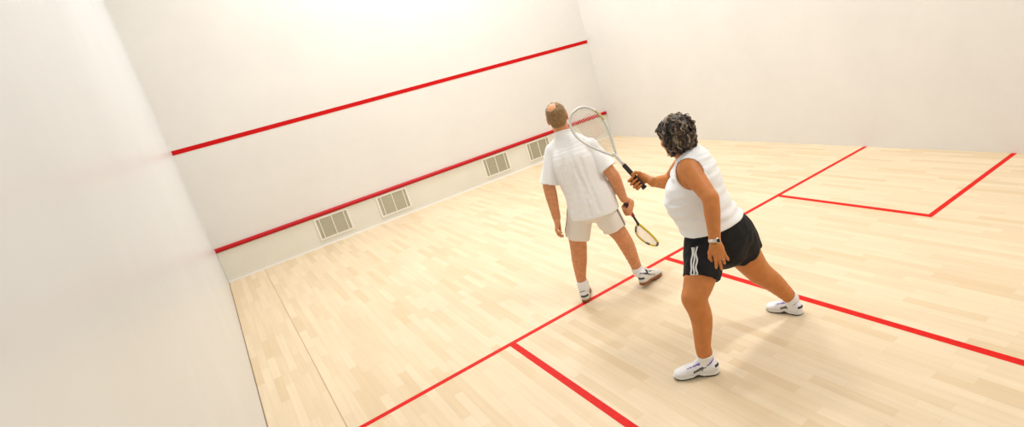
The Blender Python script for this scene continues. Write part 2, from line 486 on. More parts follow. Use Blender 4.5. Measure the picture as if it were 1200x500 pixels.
def hair_mat(name, dark, light, scale, p0, p1):
    m, nt, p = new_mat(name); N = nt.nodes.new; L = nt.links.new
    tc = N('ShaderNodeTexCoord'); n = N('ShaderNodeTexNoise'); n.inputs['Scale'].default_value = scale; n.inputs['Detail'].default_value = 4
    L(tc.outputs['Object'], n.inputs['Vector'])
    r = N('ShaderNodeValToRGB'); r.color_ramp.elements[0].position = p0; r.color_ramp.elements[1].position = p1
    r.color_ramp.elements[0].color = dark; r.color_ramp.elements[1].color = light
    L(n.outputs['Fac'], r.inputs['Fac']); L(r.outputs['Color'], p.inputs['Base Color'])
    p.inputs['Roughness'].default_value = .45
    b = N('ShaderNodeBump'); b.inputs['Strength'].default_value = .35; b.inputs['Distance'].default_value = .003
    n2 = N('ShaderNodeTexNoise'); n2.inputs['Scale'].default_value = 150; L(tc.outputs['Object'], n2.inputs['Vector'])
    L(n2.outputs['Fac'], b.inputs['Height']); L(b.outputs['Normal'], p.inputs['Normal'])
    return m
M_hair_w = hair_mat('dark_brown_hair', srgb(26, 19, 15), srgb(58, 44, 34), 14, .35, .75)
M_hair_w3 = hair_mat('mid_brown_hair', srgb(66, 52, 40), srgb(104, 84, 64), 14, .35, .75)
M_hair_w2 = hair_mat('greying_hair', srgb(112, 94, 74), srgb(176, 156, 128), 14, .35, .7)
M_hair_m = hair_mat('sandy_brown_hair', srgb(96, 68, 36), srgb(160, 124, 74), 120, .3, .7)

# ------------------------------------------------------------------ people: anatomy
def head_frame(f, up=(0, 0, 1)):
    f = unit(f); r = unit(np.cross(f, up)); u = np.cross(r, f)
    return np.array([r, f, u])
def loc(c, R, p, s=1.0): return np.asarray(c) + s * (np.asarray(p, float) @ R)
def add_head(F, c, R, s=1.0, neck=None, neck_r=.055):
    P = lambda *p: loc(c, R, p, s)
    F.add(ell(P(0, -.012, .035), V(.074, .094, .083) * s, R), .0)
    F.add(ell(P(0, .028, -.03), V(.062, .066, .088) * s, R), .03)
    F.add(ell(P(0, .050, -.092), V(.040, .040, .026) * s, R), .03)
    F.add(cone(P(0, .088, .022), P(0, .110, -.026), .008 * s, .0125 * s), .012)
    F.add(cone(P(-.010, .100, -.030), P(.010, .100, -.030), .009 * s, .009 * s), .008)
    F.add(ell(P(0, .078, .026), V(.050, .016, .012) * s, R), .014)
    for q in (-1, 1):
        F.cut(ell(P(q * .031, .103, .006), V(.017, .016, .012) * s, R), .012)
        F.add(ell(P(q * .031, .0785, .004), V(.0125, .0125, .011) * s, R), .003)
        F.add(ell(P(q * .050, .058, -.022), V(.022, .022, .020) * s, R), .02)
        F.add(ell(P(q * .076, -.008, -.002), np.array([.010, .021, .034]) * s, R), .008)
        F.cut(ell(P(q * .087, -.002, .002), np.array([.006, .011, .020]) * s, R), .006)
    F.add(ell(P(0, .0945, -.056), V(.024, .009, .005) * s, R), .006)
    F.add(ell(P(0, .0925, -.067), V(.021, .009, .006) * s, R), .006)
    if neck is not None:
        F.add(cone(P(0, -.022, -.055), neck, neck_r, neck_r * 1.12), .035)
def face_mats(v, f, c, R, s):
    ctr = v[f].mean(1); q = ((ctr - c) @ R.T) / s
    mi = np.zeros(len(f), int)
    lip = (np.abs(q[:, 0]) < .024) & (q[:, 1] > .088) & (q[:, 2] < -.050) & (q[:, 2] > -.072)
    mi[lip] = 1
    for sg in (-1, 1):
        d = q - V(sg * .031, .0785, .004); r = np.linalg.norm(d, axis=1)
        e = (r < .0142) & (d[:, 1] > .004) & (np.abs(d[:, 2]) < .0055)
        mi[e] = 2; mi[e & (np.hypot(d[:, 0], d[:, 2]) < .0062)] = 3
    return mi

def limb(F, pts, rs, k=.02, sq=None):
    rows = crom([list(p) + [r] for p, r in zip(pts, rs)], 4)
    for i in range(len(rows) - 1):
        F.add(cone(rows[i, :3], rows[i+1, :3], rows[i, 3], rows[i+1, 3], sq=sq), k if i == 0 else .012)

def chain(F, pts, rs, k=.006):
    for i in range(len(pts) - 1): F.add(cone(pts[i], pts[i+1], rs[i], rs[i+1]), k)

def open_hand(F, wrist, d, dorsal, thumb, s=1.0, curls=((12, 18, 14), (16, 22, 16), (20, 26, 18), (24, 28, 20)), spread=(8, 2, -4, -11), wr=.027):
    """relaxed hand: palm, four fingers of unequal length with three bends, thumb from the side of the palm"""
    d = unit(d); n = np.asarray(dorsal, float); n = unit(n - d * (n @ d)); t = np.asarray(thumb, float); t = unit(t - d*(t @ d) - n*(t @ n))
    Rr = np.array([t, d, n])
    P = lambda x, y, z: wrist + s * (x*t + y*d + z*n)
    F.add(cone(wrist - d * .02, P(0, .02, 0), wr, .026 * s, sq=(n, .78)), .012)
    F.add(ell(P(0, .048, -.002), V(.041, .052, .0165) * s, Rr), .016)
    F.add(ell(P(.022, .030, -.010), V(.020, .034, .016) * s, Rr), .010)      # ball of the thumb
    F.add(ell(P(-.024, .034, -.008), V(.014, .036, .013) * s, Rr), .010)
    xs = (.029, .010, -.010, -.028); ys = (.088, .093, .089, .080); L = (.070, .078, .072, .057)
    tips = []
    for i in range(4):
        a = math.radians(spread[i]); fd = unit(math.cos(a) * d + math.sin(a) * t)
        p = P(xs[i], ys[i] - .014, .001); pts = [p]; ang = 0; p = P(xs[i], ys[i], .002); pts.append(p)
        for frac, c in zip((.46, .30, .24), curls[i]):
            ang += math.radians(c)
            p = p + s * L[i] * frac * (math.cos(ang) * fd - math.sin(ang) * n); pts.append(p)
        chain(F, pts, np.array([.0100, .0102, .0090, .0082, .0068]) * s, .005); tips.append(pts)
    a = P(.022, .020, -.008); b2 = P(.046, .046, -.016); c2 = P(.054, .074, -.022); e = P(.050, .098, -.028)
    chain(F, [a, b2, c2, e], np.array([.0155, .0125, .0108, .0080]) * s, .008)
    return tips

def grip_hand(F, wrist, G, a, dorsal, s=1.0, hr=.015, wr=.027, thumb_fwd=.055):
    """hand closed round a handle through G along a (towards the racket head)"""
    a = unit(a); n = np.asarray(dorsal, float); n = unit(n - a * (n @ a))
    e = np.cross(a, n)
    if e @ (G - wrist) < 0: e = -e
    P = lambda x, y, z: np.asarray(G) + s * (x*a + y*e + z*n)
    Rr = np.array([a, e, n])
    ro = hr + .0085
    F.add(cone(wrist, P(-.004, -.044, ro * .9), wr, .025 * s, sq=(n, .85)), .012)
    F.add(ell(P(0, -.004, ro + .004), V(.042, .048, .0150) * s, Rr), .014)
    F.add(ell(P(.012, -.034, ro - .006), V(.026, .026, .019) * s, Rr), .010)
    F.add(ell(P(-.024, -.030, ro - .004), V(.018, .026, .016) * s, Rr), .010)
    xs = (.034, .012, -.010, -.030); lean = (.010, .005, .0, -.003); Ls = (1., 1.06, 1., .86)
    for i in range(4):
        x = xs[i]; l = lean[i]; q = Ls[i]
        pts = [P(x, .018, ro + .006), P(x + l*.3, .042, ro - .002), P(x + l, .046 * q, -ro * .62), P(x + l, .018, -ro - .004), P(x + l, .018 - .024 * q, -ro * .98)]
        chain(F, pts, np.array([.0108, .0108, .0095, .0086, .0070]) * s, .005)
    th = [P(.016, -.036, ro - .004), P(.036, -.040, .004), P(thumb_fwd, -.028, -ro * .8), P(thumb_fwd + .006, -.004, -ro - .004)]
    chain(F, th, np.array([.0155, .0125, .0108, .0082]) * s, .008)

def shoe(parent, base, heel, toe, size, lift, mats, tread_tilt=0, side=1):
    """trainer pointing from heel to toe; local x lateral, y forward, z up"""
    up_m, sole_m, dark_m, mid_m, line_m, panel_m = mats
    heel = np.asarray(heel, float); d = np.asarray(toe, float) - heel
    f = unit(d); r = unit(np.cross(f, (0, 0, 1))); 
    if tread_tilt: 
        r = unit(r + V(0, 0, 1) * tread_tilt)
    u = np.cross(r, f)
    s = size / .29
    def T(v): return heel + (np.asarray(v)[..., 0:1] * r + np.asarray(v)[..., 1:2] * f + np.asarray(v)[..., 2:3] * u) * s
    h = .004
    F = Field((-.07, -.03, -.01), (.07, .32, .14), h)
    F.add(ell((0, .050, .060), (.036, .050, .056)), 0)
    F.add(loft([((0, .02, .045), (1, 0, 0), .032, .036), ((0, .08, .056), (1, 0, 0), .036, .046), ((.002, .15, .048), (1, 0, 0), .042, .038), ((.004, .215, .038), (1, 0, 0), .047, .028), ((.002, .262, .032), (1, 0, 0), .036, .020)], cap=.9), .02)
    F.add(cone((0, .045, .06), (0, .050, .078), .038, .0365), .016)
    F.add(cone((0, .120, .080), (0, .098, .104), .020, .017), .012)          # tongue
    F.cut(cone((0, .056, .092), (0, .048, .16), .031, .038), .004)
    F.halfspace((0, 0, .016), (0, 0, -1), .004)
    v, q = F.mesh()
    c = v[q].mean(1); mi = np.zeros(len(q), int)
    side_m = np.abs(c[:, 0]) > .018
    # dark swoosh along the flank, coloured lining round the collar
    z0 = .040 + .36 * (c[:, 1] - .085)
    mi[side_m & (c[:, 1] > .062) & (c[:, 1] < .150) & (np.abs(c[:, 2] - (.078 - .36 * (c[:, 1] - .062) * 1.0)) < .0075)] = 1
    mi[side_m & (c[:, 1] > .085) & (c[:, 1] < .140) & (c[:, 2] < .072 - .25*(c[:, 1] - .085)) & (c[:, 2] > .046) & (np.sin(c[:, 1] * 700) > -.2)] = 3
    mi[(np.abs(np.abs(c[:, 0]) - .024) < .0035) & (c[:, 1] > .10) & (c[:, 1] < .185) & (c[:, 2] > .055)] = 2
    rim = (np.hypot(c[:, 0], c[:, 1] - .053) < .040) & (c[:, 2] > .074) & (c[:, 2] < .110) & (c[:, 1] < .09); mi[rim] = 2
    mi[(c[:, 1] < .012) & (c[:, 2] > .055) & (c[:, 2] < .072)] = 1
    FU = F
    o = link_mesh('shoe', T(v), q, [up_m, dark_m, line_m, panel_m], parent, base, True, mi)
    # sole: flared foot outline, waisted under the arch
    F = Field((-.07, -.03, -.02), (.07, .32, .06), .004)
    out = [(.0, .030, .036), (0, .07, .034), (.003, .13, .034), (.005, .20, .0465), (.004, .235, .043), (.001, .258, .028)]
    def solefn(X, Y, Z):
        d = np.full(X.shape, 1., np.float32)
        rows = crom(out, 4)
        for i in range(len(rows) - 1):
            ax, ay, ra = rows[i]; bx, by, rb = rows[i+1]; ux, uy = bx - ax, by - ay; L2 = ux*ux + uy*uy
            t = np.clip(((X - ax)*ux + (Y - ay)*uy) / L2, 0, 1)
            d = np.minimum(d, np.hypot(X - ax - t*ux, Y - ay - t*uy) - (ra + (rb - ra)*t))
        top = .024 + .10 * np.maximum(Y - .22, 0) + .12 * np.maximum(.04 - Y, 0)
        bot = .20 * np.maximum(Y - .235, 0) + .15 * np.maximum(.02 - Y, 0) + .008 * np.exp(-((Y - .125) / .022)**2)
        return np.maximum(np.maximum(d, Z - top), bot - Z)
    F.add(((-.06, -.02, -.01), (.06, .31, .05), solefn), 0)
    v, q = F.mesh()
    c = v[q].mean(1); mi = (c[:, 2] < .0095 + .20 * np.maximum(c[:, 1] - .235, 0) + .012 * np.exp(-((c[:, 1] - .125) / .024)**2)).astype(int)
    link_mesh('sole', T(v), q, [mid_m, sole_m], o, None if base is None else base, True, mi)
    lb = MB()
    for i in range(5):
        y = .122 + .017 * i; z = .0895 - .0095 * i * 1.02; w = .020 + .001 * i
        pts = FU.project(np.array([(x, y - .006 * abs(x) / w, .10 - .012 * i - .25 * abs(x)) for x in np.linspace(-w, w, 7)]), .0012)
        lb.tube(T(np.array(pts)), .0032 * s, 6)
    lb.build('laces', M_shoe, o, base)
    return o

def sock(parent, base, F, ankle, top, mat, t=.006, wide=.062):
    """knitted sock: the leg's own surface thickened, cut square below the calf"""
    ankle = np.asarray(ankle, float); top = np.asarray(top, float); ax = unit(top - ankle)
    S = Field(np.minimum(ankle, top) - .09, np.maximum(ankle, top) + .09, .004)
    X, Y, Z = S.grid((slice(None),) * 3)
    P = np.stack([X.ravel(), Y.ravel(), Z.ravel()], 1)
    S.F = (F.sample(P) - t).reshape(X.shape).astype(np.float32)
    S.displace(lambda X, Y, Z: .0010 * np.sin(((X - top[0])*ax[0] + (Y - top[1])*ax[1] + (Z - top[2])*ax[2]) * 420))
    S.halfspace(top, ax, .003); S.halfspace(ankle - ax * .060, -ax, .003)
    X = S.grid((slice(None),) * 3); d = np.sqrt(sum((g - c)**2 for g, c in zip(X, lerp(ankle, top, .5)))) - .085
    S.F = np.maximum(S.F, d); dx = np.sqrt(sum(((g - c) - 0)**2 for g, c in zip(X[:2], ankle[:2]))) - wide; S.F = np.maximum(S.F, dx)
    v, q = S.mesh(); return link_mesh('sock', v, q, mat, parent, base)

def ring(center, axis, r, tube_r, n=40, ell_ax=None, k=1.0):
    axis = unit(axis); u = unit(np.cross(axis, (0.3, .2, 1)) if ell_ax is None else np.asarray(ell_ax) - axis * (np.asarray(ell_ax) @ axis)); w = np.cross(axis, u)
    return [np.asarray(center) + r * (math.cos(t) * u * k + math.sin(t) * w) for t in np.linspace(0, 2*math.pi, n, endpoint=False)]

W=dict(neck=(2.541,-6.925,1.310),chin=(2.409,-6.936,1.345),s_hip=(2.601,-7.004,0.736),s_crotch=(2.567,-7.004,0.616),s_waist=(2.555,-6.971,0.906),s_belly=(2.575,-6.982,0.831),s_bust=(2.525,-6.959,1.041),s_chest=(2.527,-6.948,1.162),s_sh=(2.534,-6.938,1.253),Lsh=(2.449,-7.020,1.240),Lel=(2.412,-7.204,1.091),Lwr=(2.336,-7.248,0.856),Rsh=(2.638,-6.822,1.250),Rel=(2.564,-6.646,1.083),Rwr=(2.416,-6.677,1.140),Lhip=(2.469,-6.987,0.739),Lth=(2.331,-7.039,0.584),Lkn=(2.238,-7.061,0.504),Lca=(2.248,-7.048,0.327),Lan=(2.216,-7.070,0.140),Rhip=(2.714,-6.992,0.703),Rth=(2.777,-6.990,0.523),Rkn=(2.840,-7.016,0.375),Rca=(2.924,-7.045,0.266),Ran=(3.017,-7.081,0.113),rb=(2.375,-6.633,1.111),rg=(2.344,-6.563,1.227),rt=(2.311,-6.495,1.333),rtip=(2.225,-6.284,1.667),Lheel=(2.237,-7.127,-0.001),Ltoe=(2.052,-6.947,0.005),Rheel=(3.051,-7.129,-0.009),Rtoe=(2.994,-6.923,0.002),)
M=dict(neck=(2.517,-5.490,1.398),s_hip=(2.545,-5.588,0.811),s_crotch=(2.521,-5.597,0.644),s_waist=(2.538,-5.567,0.987),s_chest=(2.522,-5.546,1.186),s_sh=(2.525,-5.523,1.305),Lsh=(2.429,-5.414,1.283),Lel=(2.318,-5.401,1.032),Lwr=(2.284,-5.446,0.765),Lha=(2.228,-5.462,0.628),Rsh=(2.641,-5.642,1.264),Rel=(2.702,-5.764,1.001),Rwr=(2.735,-5.774,0.795),Lth=(2.414,-5.483,0.611),Lkn=(2.387,-5.470,0.468),Lca=(2.377,-5.446,0.360),Lan=(2.358,-5.423,0.144),Rth=(2.618,-5.653,0.641),Rkn=(2.667,-5.688,0.513),Rca=(2.710,-5.683,0.379),Ran=(2.766,-5.665,0.115),rb=(2.732,-5.785,0.756),rtip=(3.061,-5.508,0.190),)

# ------------------------------------------------------------------ the woman
def build_woman():
    J = {k: np.array(v) for k, v in W.items()}
    base = V(2.60, -7.05, 0)
    bk = unit((.70, -.60, 0))
    hipL = unit((.96, -.22, 0)); hipM = unit((.90, .20, 0)); shL = unit((.66, .72, .0))
    F = Field((1.95, -7.42, -.01), (3.20, -6.46, 1.62), .0042)
    fr = unit((-.72, .66, 0))
    st = [(J['s_crotch'] + V(.01, 0, -.01), hipL, .135, .115), (J['s_hip'], hipL, .185, .150), (J['s_belly'], hipM, .180, .160), (J['s_waist'], unit(hipM + shL), .172, .158),
          (J['s_bust'], shL, .172, .156), (J['s_chest'] + bk * .014, shL, .170, .142), (J['s_sh'] + bk * .022, shL, .142, .108), (J['neck'] + bk * .016 + V(0, 0, -.012), shL, .072, .070)]
    F.add(loft(st), 0)
    for q in (-1, 1):
        F.add(ell(J['s_bust'] + fr * .105 + q * shL * .075 + V(0, 0, .0), (.080, .080, .085)), .07)
    # head turned to the front left corner
    hf = unit((-.26, .95, -.16)); R = head_frame(hf); hc = J['neck'] + V(-.036, .035, .112)
    add_head(F, hc, R, .98, J['neck'] + V(0, 0, -.03), .050)
    # arms
    limb(F, [J['Lsh'], lerp(J['Lsh'], J['Lel'], .45), J['Lel']], [.060, .055, .043], .035)
    limb(F, [J['Lel'], lerp(J['Lel'], J['Lwr'], .3), lerp(J['Lel'], J['Lwr'], .75), J['Lwr']], [.043, .044, .034, .0275], .02)
    limb(F, [J['Rsh'], lerp(J['Rsh'], J['Rel'], .5), J['Rel']], [.058, .052, .042], .035)
    limb(F, [J['Rel'], lerp(J['Rel'], J['Rwr'], .35), J['Rwr']], [.042, .041, .027], .02)
    # legs
    limb(F, [J['Lhip'], J['Lth'], J['Lkn']], [.120, .094, .070], .04)
    limb(F, [J['Lkn'], J['Lca'] + V(.012, -.012, .03), J['Lan'] + V(0, 0, .06), J['Lan']], [.070, .064, .046, .043], .02)
    limb(F, [J['Rhip'], J['Rth'], J['Rkn']], [.125, .102, .076], .04)
    limb(F, [J['Rkn'], J['Rca'], J['Ran']], [.074, .064, .043], .02)
    lf = unit(J['Ltoe'] - J['Lheel']); rf = unit((J['Rtoe'] - J['Rheel']) * V(1, 1, 0)); lf[2] = 0
    for an, f in ((J['Lan'], lf), (J['Ran'], rf)):
        F.add(cone(an, an * V(1, 1, 0) + V(0, 0, .065) + f * .01, .038, .032), .02)
        F.add(cone(an * V(1, 1, 0) + V(0, 0, .052), an * V(1, 1, 0) + V(0, 0, .040) + f * .12, .024, .017), .01)
    # hands
    ld = unit(J['Lwr'] - J['Lel']); ld = unit(ld + V(.26, -.06, 0))
    lt = open_hand(F, J['Lwr'], ld, V(-.45, -.85, .1), V(-.8, .45, -.1), .98, spread=(10, 2, -8, -18), curls=((14, 20, 14), (10, 16, 12), (20, 28, 18), (14, 20, 14)))
    a = unit(J['rtip'] - J['rb']); G = J['rb'] + a * .058
    grip_hand(F, J['Rwr'], G, a, V(.50, .80, .15), .95)
    v, q = F.mesh()
    body = link_mesh('person', v, q, [M_skin_w, M_lip, M_eye, M_iris], None, base, True, face_mats(v, q, hc, R, .98))
    body.location = base
    tag(body, 'woman in white tank top and black shorts swinging a silver racket', 'person')
    bodyF = F

    # hair: thick wavy mop down to the nape
    H = Field(hc - .20, hc + .20, .005)
    P = lambda *p: loc(hc, R, p)
    H.add(ell(P(0, -.022, .034), (.087, .104, .092), R), 0)
    H.add(ell(P(0, -.056, -.036), (.077, .061, .075), R), .04)
    for q_ in (-1, 1): H.add(ell(P(q_ * .064, -.002, -.026), (.026, .050, .068), R), .03)
    H.cut(ell(P(0, .112, -.045), (.060, .075, .090), R), .02)
    H.displace(waves(3, 14, 60, .007))
    v, q = H.mesh()
    hair = link_mesh('hair', v, q, M_hair_w, body, base); hair['label'] = 'thick dark wavy hair streaked with grey'
    rg = np.random.RandomState(11); cb = MB()
    n_l = 0
    while n_l < 300:
        dv = unit(rg.normal(size=3))
        if dv[1] > .40 and dv[2] < .60: continue
        if dv[2] < -.75: continue
        n_l += 1
        p = P(dv[0] * .098, -.026 + dv[1] * .110, .012 + dv[2] * .115)
        p = H.project(p[None])[0]; nrm = H.grad(p[None])[0]
        part = R[2] * -.9 - R[1] * (.55 if dv[2] > .3 else .05) + R[0] * (np.sign(dv[0]) * .35 + rg.uniform(-.4, .4))
        down = unit(part - nrm * (part @ nrm)); sd = np.cross(nrm, down)
        Ln = rg.uniform(.075, .12); ph = rg.uniform(0, 6.28); rr = rg.uniform(.007, .013); turns = rg.uniform(1.1, 1.9)
        ts = np.linspace(0, 1, 15)
        c0 = H.project(np.array([p + down * Ln * t for t in ts]), .004, 5)
        kick = rg.uniform(-.006, .018)
        pts = [c + rr * math.sin(ph + turns * 6.28 * t) * sd + (.004 * math.cos(ph * 1.7 + turns * 6.28 * t) + kick * t * t) * nrm for t, c in zip(ts, c0)]
        w0 = rg.uniform(.004, .0066)
        cb.tube(pts, [w0 * (1 - abs(2*t - 1)**3) + .0006 for t in ts], 6, up=nrm, flat=.6, mi=int(rg.choice([0, 0, 0, 2, 2, 1, 1])))
    curls = cb.build('curls', [M_hair_w, M_hair_w2, M_hair_w3], hair, base)

    # tank top
    T = Field((2.18, -7.34, .60), (2.86, -6.64, 1.40), .005)
    wr = waves(5, 12, 26, .0042, (1, 1, 2.0))
    ts_ = [(J['s_hip'] + V(-.005, 0, .015), hipL, .206, .172), (J['s_belly'] + fr * .012, hipM, .202, .184), (J['s_waist'] + fr * .015, unit(hipM + shL), .190, .182),
           (J['s_bust'], shL, .182, .172), (J['s_chest'] + bk * .014, shL, .178, .152), (J['s_sh'] + bk * .022, shL, .150, .116), (J['neck'] + bk * .016 + V(0, 0, -.004), shL, .080, .078)]
    T.add(loft(ts_), 0)
    for q_ in (-1, 1):
        T.add(ell(J['s_bust'] + fr * .112 + q_ * shL * .072 + V(0, 0, -.004), (.090, .090, .098)), .09)
    T.displace(wr)
    # creases under the arm
    for (p0, p1) in (((-.227, .013, .021), (-.158, -.154, .044)), ((-.221, .017, -.037), (-.156, -.168, -.001)), ((-.215, .016, -.110), (-.167, -.133, -.076)), ((-.17, -.11, .0), (-.10, -.19, .03))):
        a0 = J['s_bust'] + V(*p0); a1 = J['s_bust'] + V(*p1)
        L0 = T.project(np.array([lerp(a0, a1, t) for t in np.linspace(0, 1, 8)]), .001)
        for i in range(7): T.cut(cone(L0[i], L0[i+1], .009, .012), .016)
    # keep it outside the skin
    sub = Field((2.18, -7.34, .60), (2.86, -6.64, 1.40), .005)
    sub.add(loft(st, .001), 0)
    for q_ in (-1, 1): sub.add(ell(J['s_bust'] + fr * .105 + q_ * shL * .075 + V(0, 0, .0), (.081, .081, .086)), .07)
    T.F = np.minimum(T.F, sub.F)
    mk = Field((2.18, -7.34, .60), (2.86, -6.64, 1.40), .005); mk.add(loft(ts_, .012), 0)
    for q_ in (-1, 1): mk.add(ell(J['s_bust'] + fr * .112 + q_ * shL * .072 + V(0, 0, -.004), (.10, .10, .11)), .09)
    T.cover(bodyF, mk, .005)
    lh0 = lerp(J['Lth'], J['Lkn'], .08) + V(.02, 0, 0)
    T.add(cone(J['Lhip'], lh0, .141, .122), .03); T.add(cone(J['Rhip'], J['Rth'], .156, .142), .03)
    TO = Field(T.lo, T.lo + .01, T.h); TO.n = T.n; TO.F = T.F.copy(); TO.ax = T.ax
    # arm holes, neck line, hem
    ao = unit(J['Lsh'] - J['Rsh'])
    T.cut(cone(J['Lsh'] + ao * -.015 + V(0, 0, -.012), J['Lsh'] + ao * .16 + V(0, 0, -.02), .078, .10), .004)
    T.cut(cone(J['Rsh'] - ao * -.015 + V(0, 0, -.012), J['Rsh'] - ao * .16 + V(0, 0, -.02), .078, .10), .004)
    T.cut(cone(J['neck'] + V(0, 0, .0) + fr * .015, J['neck'] + V(0, 0, .12), .078, .085), .004)
    T.cut(cone(J['neck'] + fr * .07 + V(0, 0, -.04), J['neck'] + fr * .16 + V(0, 0, .05), .06, .08), .004)
    hp = J['s_hip'] + V(0, 0, .104); T.halfspace(hp, unit((.05, -.04, -1)), .004)
    T.shell(.011)
    v, q = T.mesh(); link_mesh('tank_top', v, q, M_tank, body, base)

    # shorts
    S = Field((2.15, -7.32, .36), (3.10, -6.72, .92), .005)
    S.add(loft([(J['s_crotch'] + V(.01, 0, .0), hipL, .150, .130), (J['s_hip'], hipL, .192, .157), (J['s_belly'], hipM, .182, .162)], .003), 0)
    lh = lerp(J['Lth'], J['Lkn'], .08) + V(.02, 0, 0); rh = J['Rth'] + unit(J['Rth'] - J['Rhip']) * -.030
    S.add(cone(J['Lhip'], lh, .132, .112, flat=True), .03)
    S.add(cone(J['Rhip'], rh, .140, .128, flat=True), .03)
    S.displace(waves(8, 9, 30, .0035, (1.4, 1.4, .7)))
    S.add(ell(J['s_crotch'] + V(.02, 0, -.015), (.11, .10, .06)), .03)
    mk = Field((2.15, -7.32, .36), (3.10, -6.72, .92), .005)
    mk.add(loft([(J['s_crotch'] + V(.01, 0, .0), hipL, .150, .130), (J['s_hip'], hipL, .193, .158), (J['s_belly'], hipM, .186, .166)], .008), 0)
    mk.add(cone(J['Lhip'], lh, .142, .122, flat=True), .03); mk.add(cone(J['Rhip'], rh, .150, .138, flat=True), .03)
    mk.add(ell(J['s_belly'] + fr * .09, (.15, .13, .09)), .0)
    S.cover(bodyF, mk, .004)
    # tucked in under the tank top
    X, Y, Z = S.grid((slice(None),) * 3); Pq = np.stack([X.ravel(), Y.ravel(), Z.ravel()], 1); ab_ = Pq[:, 2] > hp[2] + .012
    dq = np.full(len(Pq), -.1, np.float32); dq[ab_] = TO.sample(Pq[ab_]) + .006
    S.F = np.maximum(S.F, dq.reshape(X.shape))
    S.halfspace(J['s_waist'] + V(0, 0, -.012), V(0, 0, 1), .004)
    S.shell(.012)
    v, q = S.mesh(); sh = link_mesh('shorts', v, q, M_shorts_w, body, base)
    # three stripes down the left side
    for off in (-.020, .0, .020):
        sb = MB(); tz = np.linspace(0, 1, 16)
        side0 = J['Lhip'] + V(-.14, -.05, .06); side1 = lh + V(-.115, -.06, .02)
        ax = unit(np.cross(side1 - side0, V(-.7, -.7, 0)))
        pts = np.array([lerp(side0, side1, t) + ax * (off + .005 * math.sin(t * 17 + off * 60)) for t in tz])
        pts = S.project(pts, .001); nr = S.grad(pts)
        vs, fs = [], []
        for i in range(len(pts)):
            tg = unit(pts[min(i+1, len(pts)-1)] - pts[max(i-1, 0)]); w_ = np.cross(tg, nr[i])
            vs += [pts[i] - w_ * .0048, pts[i] + nr[i] * .0010, pts[i] + w_ * .0048]
            if i: k = 3 * i; fs += [(k-3, k-2, k+1, k), (k-2, k-1, k+2, k+1)]
        sb.put(vs, fs); so = sb.build('stripe', M_stripe, sh, base)
        md = so.modifiers.new('thickness', 'SOLIDIFY'); md.thickness = .0015; md.offset = 0

    # socks and shoes
    sock(body, base, F, J['Lan'] + V(0, 0, -.02), J['Lan'] + V(0, 0, -.002), M_sock)
    rs = unit(J['Rca'] - J['Ran']); sock(body, base, F, J['Ran'], J['Ran'] + rs * .020, M_sock)
    sm = (M_shoe, M_outsole, M_shoe_dark, M_white, M_lilac, M_shoe_grey)
    lh_ = J['Lan'] * V(1, 1, 0) - lf * .058; shoe(body, base, lh_, lh_ + lf * .2, .285, 0, sm)
    rh_ = J['Ran'] * V(1, 1, 0) - rf * .062; shoe(body, base, rh_, rh_ + rf * .2, .27, 0, sm)

    # watch and bracelets
    wc = J['Lwr'] - ld * .012; wax = unit(J['Lwr'] - J['Lel'])
    wt = MB(); pts = ring(wc, wax, .0320, 0, 36)
    for dz in (-.005, 0, .005): wt.tube([p + wax * dz for p in pts], .0042, 8, closed=True)
    watch = wt.build('watch', M_metal, body, base); watch['label'] = 'white metal wristwatch with dark dial'
    dn = unit(V(-.15, -.98, .1) - wax * (V(-.15, -.98, .1) @ wax)); cd = wc + dn * .0335
    for nm, r_, h_, m_, o_ in (('watch_case', .0150, .007, M_metal, 0), ('dial', .0115, .0012, M_black, .0072)):
        db = MB(); u = wax; w_ = np.cross(dn, u); vs = []
        for hh, k in ((0, 1), (h_*.8, 1), (h_, .88)):
            vs += [cd + dn * (o_ + hh) + r_ * k * (math.cos(t) * u + math.sin(t) * w_) for t in np.linspace(0, 2*math.pi, 24, endpoint=False)]
        fs = [(i + 24*j, (i+1) % 24 + 24*j, (i+1) % 24 + 24*(j+1), i + 24*(j+1)) for j in (0, 1) for i in range(24)] + [tuple(range(48, 72)), tuple(range(23, -1, -1))]
        db.put(vs, fs); db.build(nm, m_, watch, base, smooth=False)
    bb = MB(); bb.tube(ring(J['Lwr'] + wax * .010, unit(wax + V(.2, 0, .1)), .0325, 0, 36), .0022, 8, closed=True); bb.build('bracelet', M_gold, body, base)
    rax = unit(J['Rwr'] - J['Rel']); bb = MB(); bb.tube(ring(J['Rwr'] - rax * .008, unit(rax + V(0, .1, .25)), .0315, 0, 36), .0020, 8, closed=True); bb.build('bracelet', M_gold, body, base)
    rp = lt[2]; rd = unit(rp[2] - rp[1]); bb = MB(); bb.tube(ring(lerp(rp[1], rp[2], .45), rd, .0104, 0, 20), .0020, 8, closed=True); bb.build('finger_ring', M_metal, body, base)
    return J

